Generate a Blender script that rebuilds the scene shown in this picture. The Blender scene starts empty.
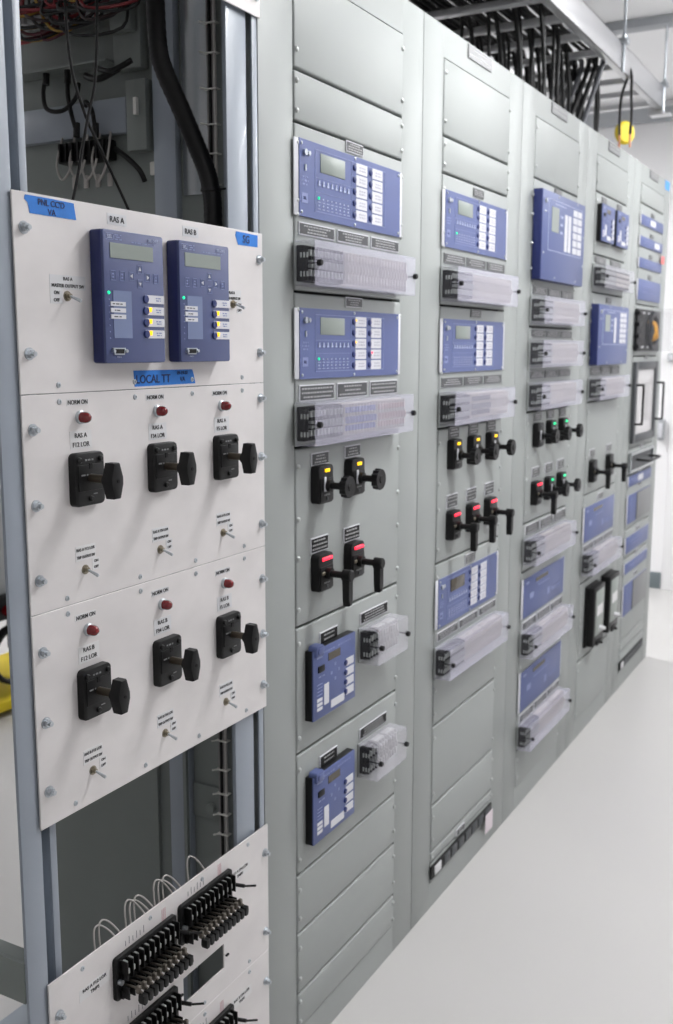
import bpy, bmesh, math, random
from mathutils import Vector, Matrix
random.seed(7)
SC = bpy.context.scene
COL = SC.collection
PI = math.pi

# ------------------------------------------------------------------ materials
def lin(c):
    return tuple(((v/255)/12.92 if v/255 <= 0.04045 else (((v/255)+0.055)/1.055)**2.4) for v in c)
MATS = {}
def mat(name, rgb, rough=0.5, metal=0.0, spec=0.5, alpha=1.0, emit=None, estr=0.0, noise=0.0, nscale=8.0,
        stretch=(1, 1, 1), bump=0.0, coat=0.0, rnoise=0.0):
    if name in MATS: return MATS[name]
    m = bpy.data.materials.new(name); m.use_nodes = True
    nt = m.node_tree; b = nt.nodes['Principled BSDF']
    c = lin(rgb)
    b.inputs['Base Color'].default_value = (*c, 1)
    b.inputs['Roughness'].default_value = rough
    b.inputs['Metallic'].default_value = metal
    b.inputs['Specular IOR Level'].default_value = spec
    b.inputs['Alpha'].default_value = alpha
    b.inputs['Coat Weight'].default_value = coat
    if emit:
        b.inputs['Emission Color'].default_value = (*lin(emit), 1)
        b.inputs['Emission Strength'].default_value = estr
    if noise or bump or rnoise:
        tc = nt.nodes.new('ShaderNodeTexCoord'); mp = nt.nodes.new('ShaderNodeMapping')
        mp.inputs['Scale'].default_value = stretch
        n = nt.nodes.new('ShaderNodeTexNoise'); n.inputs['Scale'].default_value = nscale
        n.inputs['Detail'].default_value = 5
        nt.links.new(tc.outputs['Object'], mp.inputs['Vector']); nt.links.new(mp.outputs[0], n.inputs['Vector'])
        if noise:
            r = nt.nodes.new('ShaderNodeValToRGB')
            r.color_ramp.elements[0].position = .3; r.color_ramp.elements[1].position = .7
            r.color_ramp.elements[0].color = (*[v*(1-noise) for v in c], 1)
            r.color_ramp.elements[1].color = (*[min(1, v*(1+noise)) for v in c], 1)
            nt.links.new(n.outputs['Fac'], r.inputs['Fac']); nt.links.new(r.outputs[0], b.inputs['Base Color'])
        if rnoise:
            mr = nt.nodes.new('ShaderNodeMapRange')
            mr.inputs['To Min'].default_value = rough-rnoise; mr.inputs['To Max'].default_value = rough+rnoise
            nt.links.new(n.outputs['Fac'], mr.inputs['Value']); nt.links.new(mr.outputs[0], b.inputs['Roughness'])
        if bump:
            bp = nt.nodes.new('ShaderNodeBump'); bp.inputs['Strength'].default_value = bump
            bp.inputs['Distance'].default_value = .001
            nt.links.new(n.outputs['Fac'], bp.inputs['Height']); nt.links.new(bp.outputs[0], b.inputs['Normal'])
    MATS[name] = m
    return m

GREY   = mat('cabinet_grey_paint', (156, 160, 158), .50, noise=.015, nscale=3)
FRAMEP = mat('rack_blue_grey_paint', (150, 158, 168), .4, noise=.03, nscale=5, coat=.1)
INNER  = mat('inner_grey_shaded', (128, 134, 131), .5, noise=.05, nscale=4)  # cabinet grey with the shade inside the rack put into the colour
ALU    = mat('white_aluminium', (221, 217, 216), .42, metal=.12, noise=.07, nscale=7, stretch=(1, 1, 1.5), rnoise=.06)
BLUE   = mat('relay_blue', (82, 94, 142), .42, noise=.02, nscale=6)
BLUED  = mat('controller_blue', (66, 76, 118), .42, noise=.02, nscale=6)
BLUES  = mat('case_blue', (28, 38, 90), .4)
BLACK  = mat('black_plastic', (9, 9, 10), .45, spec=.35)
BLACKM = mat('black_matte', (8, 8, 9), .6, spec=.3)
DKGREY = mat('dark_grey_metal', (70, 73, 76), .5)
STEEL  = mat('zinc_steel', (190, 195, 200), .3, metal=.85)
SCREWM = mat('painted_screw', (185, 188, 186), .3, metal=.5)
BRASS  = mat('brass', (150, 142, 126), .35, metal=.8)
WHITE  = mat('white_plastic', (214, 214, 219), .5)
PRINT  = mat('pale_print', (178, 186, 215), .5)
PRINTD = mat('dim_print', (128, 138, 180), .5)
INK    = mat('black_ink', (28, 28, 32), .6)
LCD    = mat('lcd_glass', (138, 146, 140), .35)
LCDD   = mat('dark_lcd', (70, 62, 50), .25)
BTN    = mat('button_navy', (44, 56, 110), .35)
STICK  = mat('label_paper', (214, 214, 216), .5)
STICKW = mat('label_white', (222, 221, 221), .5)
TAPE   = mat('blue_tape', (34, 118, 205), .65, noise=.08, nscale=60)
ENGR   = mat('engraved_dark', (62, 64, 66), .4)
ENGG   = mat('engraved_grey', (120, 121, 122), .4)
LETT   = mat('engraved_letters', (172, 172, 172), .5)
COVER  = mat('clear_cover', (218, 216, 234), .2, alpha=.25)
CLEAR  = mat('clear_cover_end', (215, 215, 228), .12, alpha=.04)
WINGL  = mat('window_glass', (200, 205, 210), .08, alpha=.25)
RED    = mat('red_lens', (112, 10, 18), .15, coat=.5)
LEDR   = mat('led_red', (255, 60, 90), .4, emit=(255, 24, 52), estr=2.2)
LEDY   = mat('led_yellow', (255, 210, 0), .4, emit=(255, 196, 0), estr=1.6)
LEDG   = mat('led_green', (20, 230, 160), .4, emit=(10, 240, 150), estr=1.6)
WHT_T  = mat('terminal_cream', (205, 198, 190), .5)
BLU_T  = mat('terminal_blue', (110, 125, 185), .5)
TAN_T  = mat('terminal_tan', (196, 172, 160), .5)
CABLE  = mat('black_cable', (11, 11, 12), .5, spec=.3)
GWIRE  = mat('grey_wire', (176, 172, 168), .45)
WBUND  = mat('wire_bundle_grey', (125, 122, 122), .5, noise=.3, nscale=60, stretch=(1, 1, .05))
TIE    = mat('tie_white', (225, 224, 218), .5)
ORANGE = mat('orange_fibre', (222, 160, 40), .5)
YELLOW = mat('yellow_paint', (236, 208, 20), .5)
SHINE  = mat('galvanised', (176, 180, 182), .22, metal=.8, rnoise=.08, nscale=12)
RAILM  = mat('ladder_aluminium', (214, 214, 216), .3, metal=.55)
PINK   = mat('pink_tag', (226, 214, 220), .6)

# ------------------------------------------------------------------ geometry helpers
def new(): return bmesh.new()
def box(bm, x0, x1, y0, y1, z0, z1, bev=0, seg=2):
    r = bmesh.ops.create_cube(bm, size=1)
    for v in r['verts']:
        v.co = Vector(((x0+x1)/2+v.co.x*(x1-x0), (y0+y1)/2+v.co.y*(y1-y0), (z0+z1)/2+v.co.z*(z1-z0)))
    if bev:
        es = list({e for v in r['verts'] for e in v.link_edges})
        bmesh.ops.bevel(bm, geom=es, offset=bev, segments=seg, affect='EDGES', profile=.5)
def cyl(bm, a, b, r0, r1=None, n=16):
    a, b = Vector(a), Vector(b); r1 = r0 if r1 is None else r1
    d = b-a; q = d.to_track_quat('Z', 'Y').to_matrix().to_4x4()
    bmesh.ops.create_cone(bm, cap_ends=True, segments=n, radius1=r0, radius2=r1, depth=d.length,
                          matrix=Matrix.Translation((a+b)/2) @ q)
def lathe(bm, a, axis, prof, n=20):
    """rings: (distance along axis, radius)"""
    a = Vector(a); q = Vector(axis).to_track_quat('Z', 'Y')
    prev = None
    for t, r in prof:
        ring = [bm.verts.new(a+q @ Vector((r*math.cos(2*PI*i/n), r*math.sin(2*PI*i/n), t))) for i in range(n)]
        if prev:
            for i in range(n): bm.faces.new((prev[i], prev[(i+1) % n], ring[(i+1) % n], ring[i]))
        else: bm.faces.new(ring[::-1])
        prev = ring
    bm.faces.new(prev)
def prism(bm, pts, y0, y1, bev=0):
    """polygon in X,Z extruded between y0 and y1 (y1 is the front, more negative)"""
    A = [bm.verts.new((x, y0, z)) for x, z in pts]; B = [bm.verts.new((x, y1, z)) for x, z in pts]
    n = len(pts)
    fs = [bm.faces.new(A), bm.faces.new(B[::-1])]
    for i in range(n): fs.append(bm.faces.new((A[i], B[i], B[(i+1) % n], A[(i+1) % n])))
    if bev:
        bmesh.ops.bevel(bm, geom=list({e for v in B for e in v.link_edges if e.other_vert(v) in B}), offset=bev, segments=2, affect='EDGES', profile=.5)
def rrect(x0, x1, z0, z1, r, n=4):
    out = []
    for cx, cz, a0 in ((x1-r, z1-r, 0), (x0+r, z1-r, 90), (x0+r, z0+r, 180), (x1-r, z0+r, 270)):
        for i in range(n+1):
            a = math.radians(a0+90*i/n); out.append((cx+r*math.cos(a), cz+r*math.sin(a)))
    return out
def spline(P, k=6):
    P = [Vector(p) for p in P]
    if len(P) < 3: return P
    out = []
    for i in range(len(P)-1):
        p0 = P[max(i-1, 0)]; p1 = P[i]; p2 = P[i+1]; p3 = P[min(i+2, len(P)-1)]
        for j in range(k):
            t = j/k
            out.append(.5*((2*p1)+(-p0+p2)*t+(2*p0-5*p1+4*p2-p3)*t*t+(-p0+3*p1-3*p2+p3)*t**3))
    out.append(P[-1]); return out
def tube(bm, P, r, n=8, k=6, ribs=False):
    pts = spline(P, k); prev = None; up = Vector((.31, .17, .93)).normalized()
    for i, p in enumerate(pts):
        d = (pts[min(i+1, len(pts)-1)]-pts[max(i-1, 0)]).normalized()
        s = d.cross(up)
        if s.length < 1e-3: s = d.cross(Vector((1, 0, 0)))
        s.normalize(); u = s.cross(d); up = u
        rr = r*(1.0 if not ribs or i % 2 else .95)
        ring = [bm.verts.new(p+s*rr*math.cos(2*PI*j/n)+u*rr*math.sin(2*PI*j/n)) for j in range(n)]
        if prev:
            for j in range(n): bm.faces.new((prev[j], prev[(j+1) % n], ring[(j+1) % n], ring[j]))
        else: bm.faces.new(ring[::-1])
        prev = ring
    bm.faces.new(prev)
def frame(bm, x0, x1, y0, y1, z0, z1, t):
    box(bm, x0, x1, y0, y1, z1-t, z1); box(bm, x0, x1, y0, y1, z0, z0+t)
    box(bm, x0, x0+t, y0, y1, z0+t, z1-t); box(bm, x1-t, x1, y0, y1, z0+t, z1-t)

MESH = {}
def to_mesh(name, bm, m, ang=35):
    bmesh.ops.recalc_face_normals(bm, faces=bm.faces[:])
    me = bpy.data.meshes.new(name); bm.to_mesh(me); bm.free()
    me.materials.append(m)
    for p_ in me.polygons: p_.use_smooth = True
    me.set_sharp_from_angle(angle=math.radians(ang))
    return me
def part(name, fn, m, parent=None, loc=(0, 0, 0), key=None, label=None):
    """fn fills a bmesh; meshes are shared between repeats through key"""
    k = (key, m.name) if key else None
    if k and k in MESH: me = MESH[k]
    else:
        bm = new(); fn(bm); me = to_mesh(name, bm, m)
        if k: MESH[k] = me
    o = bpy.data.objects.new(name, me); COL.objects.link(o)
    o.location = loc
    if parent: o.parent = parent
    if label: o['label'] = label
    return o
def thing(name, label, cat, loc=(0, 0, 0), group=None):
    o = bpy.data.objects.new(name, None); COL.objects.link(o)
    o.empty_display_size = .05
    o.location = loc; o['label'] = label; o['category'] = cat
    if group: o['group'] = group
    return o
def tag(o, label, cat, group=None):
    o['label'] = label; o['category'] = cat
    if group: o['group'] = group
    return o
def struct(name, fn, m):
    o = part(name, fn, m); o['kind'] = 'structure'; return o
TEXT = {}
def lettering(parent, s, x, z, h, y, m=INK, w=None, rot=0.0, name='lettering'):
    """flat text facing -Y, centred on x,z, cap block height h"""
    if s not in TEXT:
        cu = bpy.data.curves.new('t', 'FONT'); cu.body = s; cu.align_x = 'CENTER'; cu.align_y = 'CENTER'
        cu.resolution_u = 3; cu.extrude = .02; cu.offset = .010
        to = bpy.data.objects.new('t', cu); COL.objects.link(to)
        dg = bpy.context.evaluated_depsgraph_get(); dg.update()
        me = bpy.data.meshes.new_from_object(to.evaluated_get(dg))
        bpy.data.objects.remove(to); bpy.data.curves.remove(cu)
        xs = [v.co.x for v in me.vertices]; ys = [v.co.y for v in me.vertices]
        cx, cy = (min(xs)+max(xs))/2, (min(ys)+max(ys))/2
        W, H = max(xs)-min(xs), max(ys)-min(ys)
        for v in me.vertices: v.co.x -= cx; v.co.y -= cy
        me.materials.clear()
        TEXT[s] = (me, W, H)
    me0, W, H = TEXT[s]
    key = (s, m.name)
    if key not in MESH:
        me = me0.copy(); me.materials.append(m); MESH[key] = me
    o = bpy.data.objects.new(name, MESH[key]); COL.objects.link(o)
    sy = h/H; sx = sy if w is None else w/W
    o.scale = (sx, sy, .01)
    o.rotation_euler = (PI/2, rot, 0)
    o.location = (x, y-.0003, z); o.parent = parent
    return o
def marks(bm, x0, x1, z0, z1, rows, y, seed=1, fill=.8, t=.0004):
    """rows of small engraved words"""
    rnd = random.Random(seed); h = (z1-z0)/rows
    for r in range(rows):
        zc = z1-h*(r+.5); span = (x1-x0)*rnd.uniform(.55, .98); x = (x0+x1)/2-span/2; e = x+span
        while x < e-.0015:
            w = min(rnd.uniform(.003, .011), e-x)
            box(bm, x, x+w*.86, y-t, y, zc-min(h*.24, .0016), zc+min(h*.24, .0016)); x += w+.0016

# ------------------------------------------------------------------ camera (fitted to the photograph's verticals and cabinet corners)
CAM = Vector((-1.5781, -1.03305, 1.52369)); YAW, PITCH, ROLL, FPX = 1.065129, -.159529, .001987, 1020.05
fw = Vector((math.sin(YAW)*math.cos(PITCH), math.cos(YAW)*math.cos(PITCH), math.sin(PITCH)))
rt = Vector((math.cos(YAW), -math.sin(YAW), 0)); up = rt.cross(fw)
r2 = rt*math.cos(ROLL)+up*math.sin(ROLL); u2 = -rt*math.sin(ROLL)+up*math.cos(ROLL)
cd = bpy.data.cameras.new('camera'); co = bpy.data.objects.new('camera', cd); COL.objects.link(co)
co.matrix_world = Matrix(((r2.x, u2.x, -fw.x, CAM.x), (r2.y, u2.y, -fw.y, CAM.y), (r2.z, u2.z, -fw.z, CAM.z), (0, 0, 0, 1)))
cd.sensor_fit = 'VERTICAL'; cd.sensor_height = 36; cd.sensor_width = 24; cd.lens = FPX*36/1024
cd.clip_start = .02
cd.dof.use_dof = True; cd.dof.focus_distance = 1.5; cd.dof.aperture_fstop = 6.5
SC.camera = co

# ------------------------------------------------------------------ room
XL, XR, YF, YB, H = -5.0, 5.03, -4.2, 5.4, 3.0
FLOORM = mat('epoxy_floor', (194, 192, 190), .36, noise=.02, nscale=1.2, rnoise=.05, spec=.45)
WALLM = mat('white_wall_paint', (244, 243, 244), .7, noise=.01, nscale=2)
CEILM = mat('ceiling_white', (242, 242, 243), .8, noise=.01, nscale=2)
BASEM = mat('grey_vinyl_base', (112, 122, 126), .5)
TRIMM = mat('grey_steel_trim', (165, 168, 172), .5)
struct('floor', lambda b: box(b, XL, XR, YF, YB, -.1, 0), FLOORM)
struct('ceiling', lambda b: box(b, XL, XR, YF, YB, H, H+.1), CEILM)
struct('wall_right', lambda b: box(b, XR, XR+.12, YF-.12, YB+.12, -.1, H+.1), WALLM)
struct('wall_left', lambda b: box(b, XL-.12, XL, YF-.12, YB+.12, -.1, H+.1), WALLM)
struct('wall_back', lambda b: box(b, XL, XR, YB, YB+.12, -.1, H+.1), WALLM)
struct('wall_front', lambda b: box(b, XL, XR, YF-.12, YF, -.1, H+.1), WALLM)
struct('baseboard_right', lambda b: box(b, XR-.008, XR-.0005, .245, YB, 0, .105, .002), BASEM)
struct('baseboard_back', lambda b: box(b, XL, XR, YB-.008, YB-.0005, 0, .105, .002), BASEM)
struct('trim_1', lambda b: box(b, XR-.05, XR-.0005, YF, YB, 2.875, 2.955, .002), TRIMM)
def door(b):
    box(b, XR-.02, XR-.0005, .1, .235, 0, 2.14, .003); box(b, XR-.02, XR-.0005, -.98, -.875, 0, 2.14, .003)
    box(b, XR-.02, XR-.0005, -.875, .1, 2.04, 2.14, .003)
d1 = struct('door_1', lambda b: box(b, XR-.012, XR-.001, -.87, .095, .008, 2.035), WALLM)
df = part('door_frame', door, WALLM, d1)
part('door_handle', lambda b: (cyl(b, (XR-.012, -.78, 1.0), (XR-.06, -.78, 1.0), .012), cyl(b, (XR-.055, -.78, 1.0), (XR-.055, -.67, 1.0), .009)), STEEL, d1)

# ceiling light fixtures over the aisle and the rear aisle
def fixture(x, y, lx, ly, power, label):
    t = thing('ceiling_light', label, 'ceiling light', (x, y, H-.24), 'ceiling lights over the aisles')
    part('housing', lambda b: (box(b, -lx/2, lx/2, -ly/2-.02, ly/2+.02, .012, .05, .004)), WHITE, t)
    for s_ in (-.4, .4): part('hanger_wire', lambda b: cyl(b, (0, ly*s_, .05), (0, ly*s_, .24), .003, n=6), STEEL, t)
    ld = bpy.data.lights.new('lamp', 'AREA'); ld.shape = 'RECTANGLE'; ld.size = lx; ld.size_y = ly; ld.energy = power
    ld.color = (.985, .99, 1)
    lo = bpy.data.objects.new('lamp', ld); COL.objects.link(lo); lo.parent = t; lo.location = (0, 0, .005)
    l2 = ld.copy(); l2.energy = power*.55; u_ = bpy.data.objects.new('added_uplight', l2); COL.objects.link(u_); u_.parent = t; u_.location = (0, 0, .056); u_.rotation_euler = (PI, 0, 0)  # second lamp facing up, added to brighten the ceiling
fixture(.82, -1.05, .11, 1.25, 46, 'long white ceiling light outside the frame, over the aisle opposite the white panels')
fixture(2.9, -1.05, .11, 1.25, 34, 'long white ceiling light outside the frame, over the aisle opposite the last cabinets')
fixture(4.35, -1.5, .11, 1.25, 20, 'added ceiling light outside the frame, brightening the far end of the aisle')  # unseen lamp added to brighten the far end of the row
fixture(-1.9, -1.4, .11, 1.25, 12, 'long white ceiling light outside the frame, behind the photographer')
fixture(1.5, 2.9, .16, 1.25, 34, 'long white ceiling light over the rear aisle, middle one')
fixture(-1.2, 3.6, .16, 1.25, 14, 'long white ceiling light over the rear aisle, left one')
fixture(3.9, 1.9, .16, 1.25, 58, 'added ceiling light over the rear aisle, brightening the far wall')  # unseen lamp, placed and powered to lift the far wall

w = bpy.data.worlds.new('world'); SC.world = w; w.use_nodes = True
w.node_tree.nodes['Background'].inputs['Color'].default_value = (.8, .85, .9, 1)
w.node_tree.nodes['Background'].inputs['Strength'].default_value = .3

# ------------------------------------------------------------------ cabinets
SHIFT = (-.010, -.009, -.010, -.012, -.014)   # small offset of fitted devices from the opening
W = .6988; HC = 2.286; DC = .6
PF = -.003                           # front face of the blank panels
XI0, XI1 = .118, .586                # 19 inch opening
POS = ['nearest', 'second', 'third', 'fourth', 'last']
CABLAB = ['tall grey relay cabinet next to the white panels, two small blue relays low down',
          'tall grey relay cabinet with three wide blue relays and a black outlet strip below',
          'tall grey relay cabinet in the middle of the row with green lit control switches',
          'tall grey relay cabinet with two tall black meter cases low on its front',
          'tall grey relay cabinet at the far end of the row with the glass window panel']
CABS = []
def screws(parent, zs, y=PF):
    for z in zs:
        for x in (XI0+.008, XI1-.006):
            part('screw', lambda b: lathe(b, (0, 0, 0), (0, -1, 0), [(0, .0052), (.0015, .0052), (.0032, .0038), (.0042, .0016)], 12), SCREWM,
                 parent, (x, y, z), key='pscrew')
def cabinet(k, seams, openings=()):
    t = thing('relay_cabinet', CABLAB[k], 'cabinet', (k*W, 0, 0), 'row of grey relay cabinets')
    def body(b):
        e = .0012
        z0, z1 = seams[-1], seams[0]
        box(b, e, XI0, 0, .02, 0, HC, .0015)                        # stiles and rails of the front
        box(b, XI1, W-e, 0, .02, 0, HC, .0015)
        box(b, XI0-.001, XI1+.001, .0003, .02, z1, HC-.0005); box(b, XI0-.001, XI1+.001, .0003, .02, .0005, z0)
        box(b, e, .006, .02, DC, 0, HC); box(b, W-.006, W-e, .02, DC, 0, HC)
        box(b, .006, W-.006, DC-.004, DC, 0, HC); box(b, .006, W-.006, .02, DC-.004, HC-.004, HC)
        box(b, .006, W-.006, .02, DC-.004, 0, .004)
    part('cabinet_body', body, GREY, t)
    part('dark_gap_backing', lambda b: (box(b, XI0-.02, XI1+.02, .024, .03, seams[-1], seams[0])), BLACKM, t)  # black sheet behind the panels, stands in for shade in their gaps
    for i in range(len(seams)-1):
        z1, z0 = seams[i], seams[i+1]
        g = .0025
        pn = part('blank_panel', lambda b: (box(b, XI0+.0008, XI1-.0008, PF, .012, z0+g, z1-g, .0042, 3)), GREY, t)
        h = z1-z0
        zs = [z0+.034, z1-.034] if h > .12 else [(z0+z1)/2] if h < .06 else [z0+.02, z1-.02]
        if h > .3: zs = [z0+.037, z0+.142, z1-.142, z1-.037]
        if h > .42: zs = [z0+.04, z0+h*.3, z0+h*.5, z0+h*.7, z1-.04]
        screws(pn, zs)
    CABS.append(t); return t
def label_plate(cab, x0, x1, z0, z1, rows=3, dark=ENGR, border=WHITE, seed=1, bd=.0022):
    """engraved plate: bright bevelled rim, dark face, rows of small lettering"""
    if 1.2 < z1 < 2.22 and cab is not CABS[0]: border = ENGG
    if z1 < 2.22: dark = BLACKM if dark is BLACKM else ENGR
    p_ = part('label_plate', lambda b: box(b, x0, x1, -.0042, -.0015, z0, z1, .0004, 1), border, cab, (SHIFT[int(cab.location.x/W+.5)] if z1 < 2.22 else 0, PF+.0015 if z1 < 2.22 else .0016, 0))
    f = part('label_face', lambda b: box(b, x0+bd, x1-bd, -.0047, -.004, z0+bd, z1-bd), dark, p_)
    part('lettering', lambda b: marks(b, x0+bd*2, x1-bd*2, z0+bd*1.6, z1-bd*1.6, rows, -.0047, seed), LETT, p_)
def label_row(cab, z1, h=.024, seed=0, dark=ENGR):
    for i, (a, c) in enumerate(((.139, .277), (.290, .425), (.439, .575))):
        label_plate(CABS[cab], a, c, z1-h, z1, 3, dark, seed=seed+i)
    
cabinet(0, [2.21, 2.033, 1.94, 1.63, 1.33, .967, .699, .432, .30, .161, .075])
cabinet(1, [2.215, 2.035, 1.948, 1.63, 1.32, .968, .66, .526, .30, .167, .132, .075])
cabinet(2, [2.213, 2.034, 1.59, 1.325, .968, .81, .53, .21, .076])
cabinet(3, [2.215, 2.085, 1.864, 1.728, 1.325, .973, .63, .318, .076])
cabinet(4, [2.212, 2.129, 1.71, 1.49, 1.09, .975, .73, .60, .22, .168, .075])
for k in range(5):
    c = CABS[k]
    label_plate(c, .268, .434, 2.249, 2.282, 2, ENGG if k else ENGR, ENGG if k else SCREWM, seed=k+3)

# ------------------------------------------------------------------ devices
def DX(k, x): return k*W+x+SHIFT[k]
def wide_relay(k, z0, z1, label, lcd=LCD, leds=()):
    """19 inch protection relay, 3 rack units"""
    t = thing('protection_relay', label, 'relay', (DX(k, 0), PF, z0), 'wide blue rack relays')
    h = z1-z0; x0, x1 = .137, .576; yf = -.0045
    part('mounting_ears', lambda b: box(b, .1215, .5895, -.0028, 0, .001, h-.001, .001), WHITE, t, key=('ears', round(h, 3)))
    fp = part('front_panel', lambda b: box(b, x0, x1, yf, -.0028, 0, h, .0008, 1), BLUE, t, key=('wrf', round(h, 3)))
    part('display', lambda b: box(b, .216, .316, yf-.0012, yf, h*.63, h*.88, .0008), lcd, fp, key=('wrd', round(h, 3)))
    def pr(b):
        frame(b, .196, .499, yf-.0006, yf, h*.10, h*.92, .0015)
        for z in (.55, .36): box(b, .196, .345, yf-.0006, yf, h*z, h*z+.0009)
        box(b, .344, .3455, yf-.0006, yf, h*.10, h*.92)
        box(b, .146, .168, yf-.0006, yf, h*.18, h*.31)
        marks(b, .143, .175, h*.40, h*.54, 3, yf, 3)
    part('printed_border', pr, PRINTD, fp, key=('wrp', round(h, 3)))
    def keys(b):
        for i in range(8):
            x = .207+i*.017
            box(b, x, x+.0085, yf-.0016, yf, h*.45, h*.475); box(b, x+.002, x+.0065, yf-.0016, yf, h*.475, h*.52)
            for z in (.27, .18): 
                box(b, x+.001, x+.006, yf-.0008, yf, h*z, h*z+.003)
                box(b, x, x+.010, yf-.0008, yf, h*(z-.04), h*(z-.04)+.0012)
    part('keypad', keys, PRINT, fp, key=('wrk', round(h, 3)))
    for c, (xb, xa, xe) in enumerate(((.351, .364, .413), (.424, .437, .485))):
        for r in range(5):
            zc = h*(.18+.165*r)
            lb = part('button_label', lambda b: box(b, 0, xe-xa, -.001, 0, -h*.073, h*.073), WHITE, fp, (xa, yf, zc), key=('wrl', c, round(h, 3)))
            part('lettering', lambda b: marks(b, .012, .044, -.006, .006, 2, -.001, 5), mat('label_print', (186, 184, 196), .6), lb, key='wrlt')
            part('push_button', lambda b: lathe(b, (0, 0, 0), (0, -1, 0), [(0, .0065), (.002, .0065), (.003, .005)], 14), BTN, fp, (xb+.006, yf, zc), key='wrb')
    for (x, zf, m_) in leds:
        part('indicator_light', lambda b: box(b, -.0022, .0022, -.0022, 0, -.0022, .0022, .0006), m_, fp, (x, yf, zf*h), key='led')
    def port(b):
        cyl(b, (.156, yf, h*.83), (.156, yf-.005, h*.83), .0060, n=14); cyl(b, (.171, yf, h*.83), (.171, yf-.004, h*.83), .0045, n=12)
        box(b, .157, .162, yf-.002, yf, h*.60, h*.68)
    part('serial_port', port, STEEL, fp, key=('wrport', round(h, 3)))
    def sc(b):
        for x in (x0+.009, x1-.009):
            for z in (.06, .94): lathe(b, (x, yf, h*z), (0, -1, 0), [(0, .0032), (.001, .0032), (.002, .0018)], 10)
        for z in (.04, .965): lathe(b, (.36, yf, h*z), (0, -1, 0), [(0, .0032), (.001, .0032), (.002, .0018)], 10)
    part('screw', sc, STEEL, fp, key=('wrs', round(h, 3)))
    lettering(fp, 'SEL', .157, h*.245, .006, yf-.0008, BTN)
    return t
def small_label(k, z0, z1, x0=.326, x1=.400, seed=2, rows=3): label_plate(CABS[k], x0, x1, z0, z1, rows, seed=seed)

def test_block(k, z0, label, x0=.122, x1=.570, h=.083, d=.048, tints=(BLACK, WHT_T, WHT_T), n=3, rowm=None, cover=COVER):
    w_ = x1-x0
    t = thing('test_switch_block', label, 'switch block', (DX(k, x0), PF, z0), 'test switches under clear covers')
    part('back_plate', lambda b: box(b, 0, w_, -.003, 0, 0, h, .001), GREY, t, key=('tbp', w_, h))
    bw = (w_-.012)/n
    for i in range(n):
        def blk(b):
            box(b, .002, bw-.002, -.020, -.003, .008, h-.008, .002)
            m_ = int(bw/.0135)
            for j in range(m_+1): box(b, .003+j*(bw-.008)/m_, .0046+j*(bw-.008)/m_, -.028, -.018, .010, h-.010)
        blo = part('switch_body', blk, BLACK if i == 0 else tints[i], t, (.003+i*(bw+.003), 0, 0), key=('tbb', w_, h, n))
        def clips(b):
            m_ = int(bw/.0135)
            for j in range(m_):
                x = .006+(j+.25)*(bw-.008)/m_
                for z in (.018, h-.028): box(b, x, x+.0045, -.031, -.018, z, z+.012, .001, 1)
                box(b, x+.001, x+.003, -.034, -.02, h*.5-.008, h*.5+.006)
        part('clip_row', clips, (rowm or (SCREWM, WHT_T, WHT_T))[i], blo, key=('tbc', w_, h, n))
    part('end_terminal', lambda b: [box(b, .0035, .0056, -.030+.007*j, -.026+.007*j, h*f, h*f+.010, .0008, 1) for j in range(3) for f in (.20, .62)], SCREWM, t, key=('tet', h))
    th = .0018
    def cov(b):
        box(b, 0, w_, -d, -d+th, 0, h, .0006, 1)
        box(b, 0, w_, -d+th, -.003, h-th, h); box(b, 0, w_, -d+th, -.003, 0, th)
    c = part('clear_cover', cov, cover, t, key=('tcv', w_, h, d))
    for xe in (0, w_-th): part('cover_end', lambda b: box(b, 0, th, -d+th, -.003, th, h-th), CLEAR, c, (xe, 0, 0), key=('tce', w_, h, d))
    for x in (.010, w_-.010):
        part('knob', lambda b: (cyl(b, (0, -.004, 0), (0, -d-.002, 0), .0016, n=8), lathe(b, (0, -d, 0), (0, -1, 0), [(0, .004), (.001, .0062), (.007, .0062), (.009, .005)], 14)), BLACK,
             t, (x, 0, h*.5), key=('tk', d))
    return t

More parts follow.
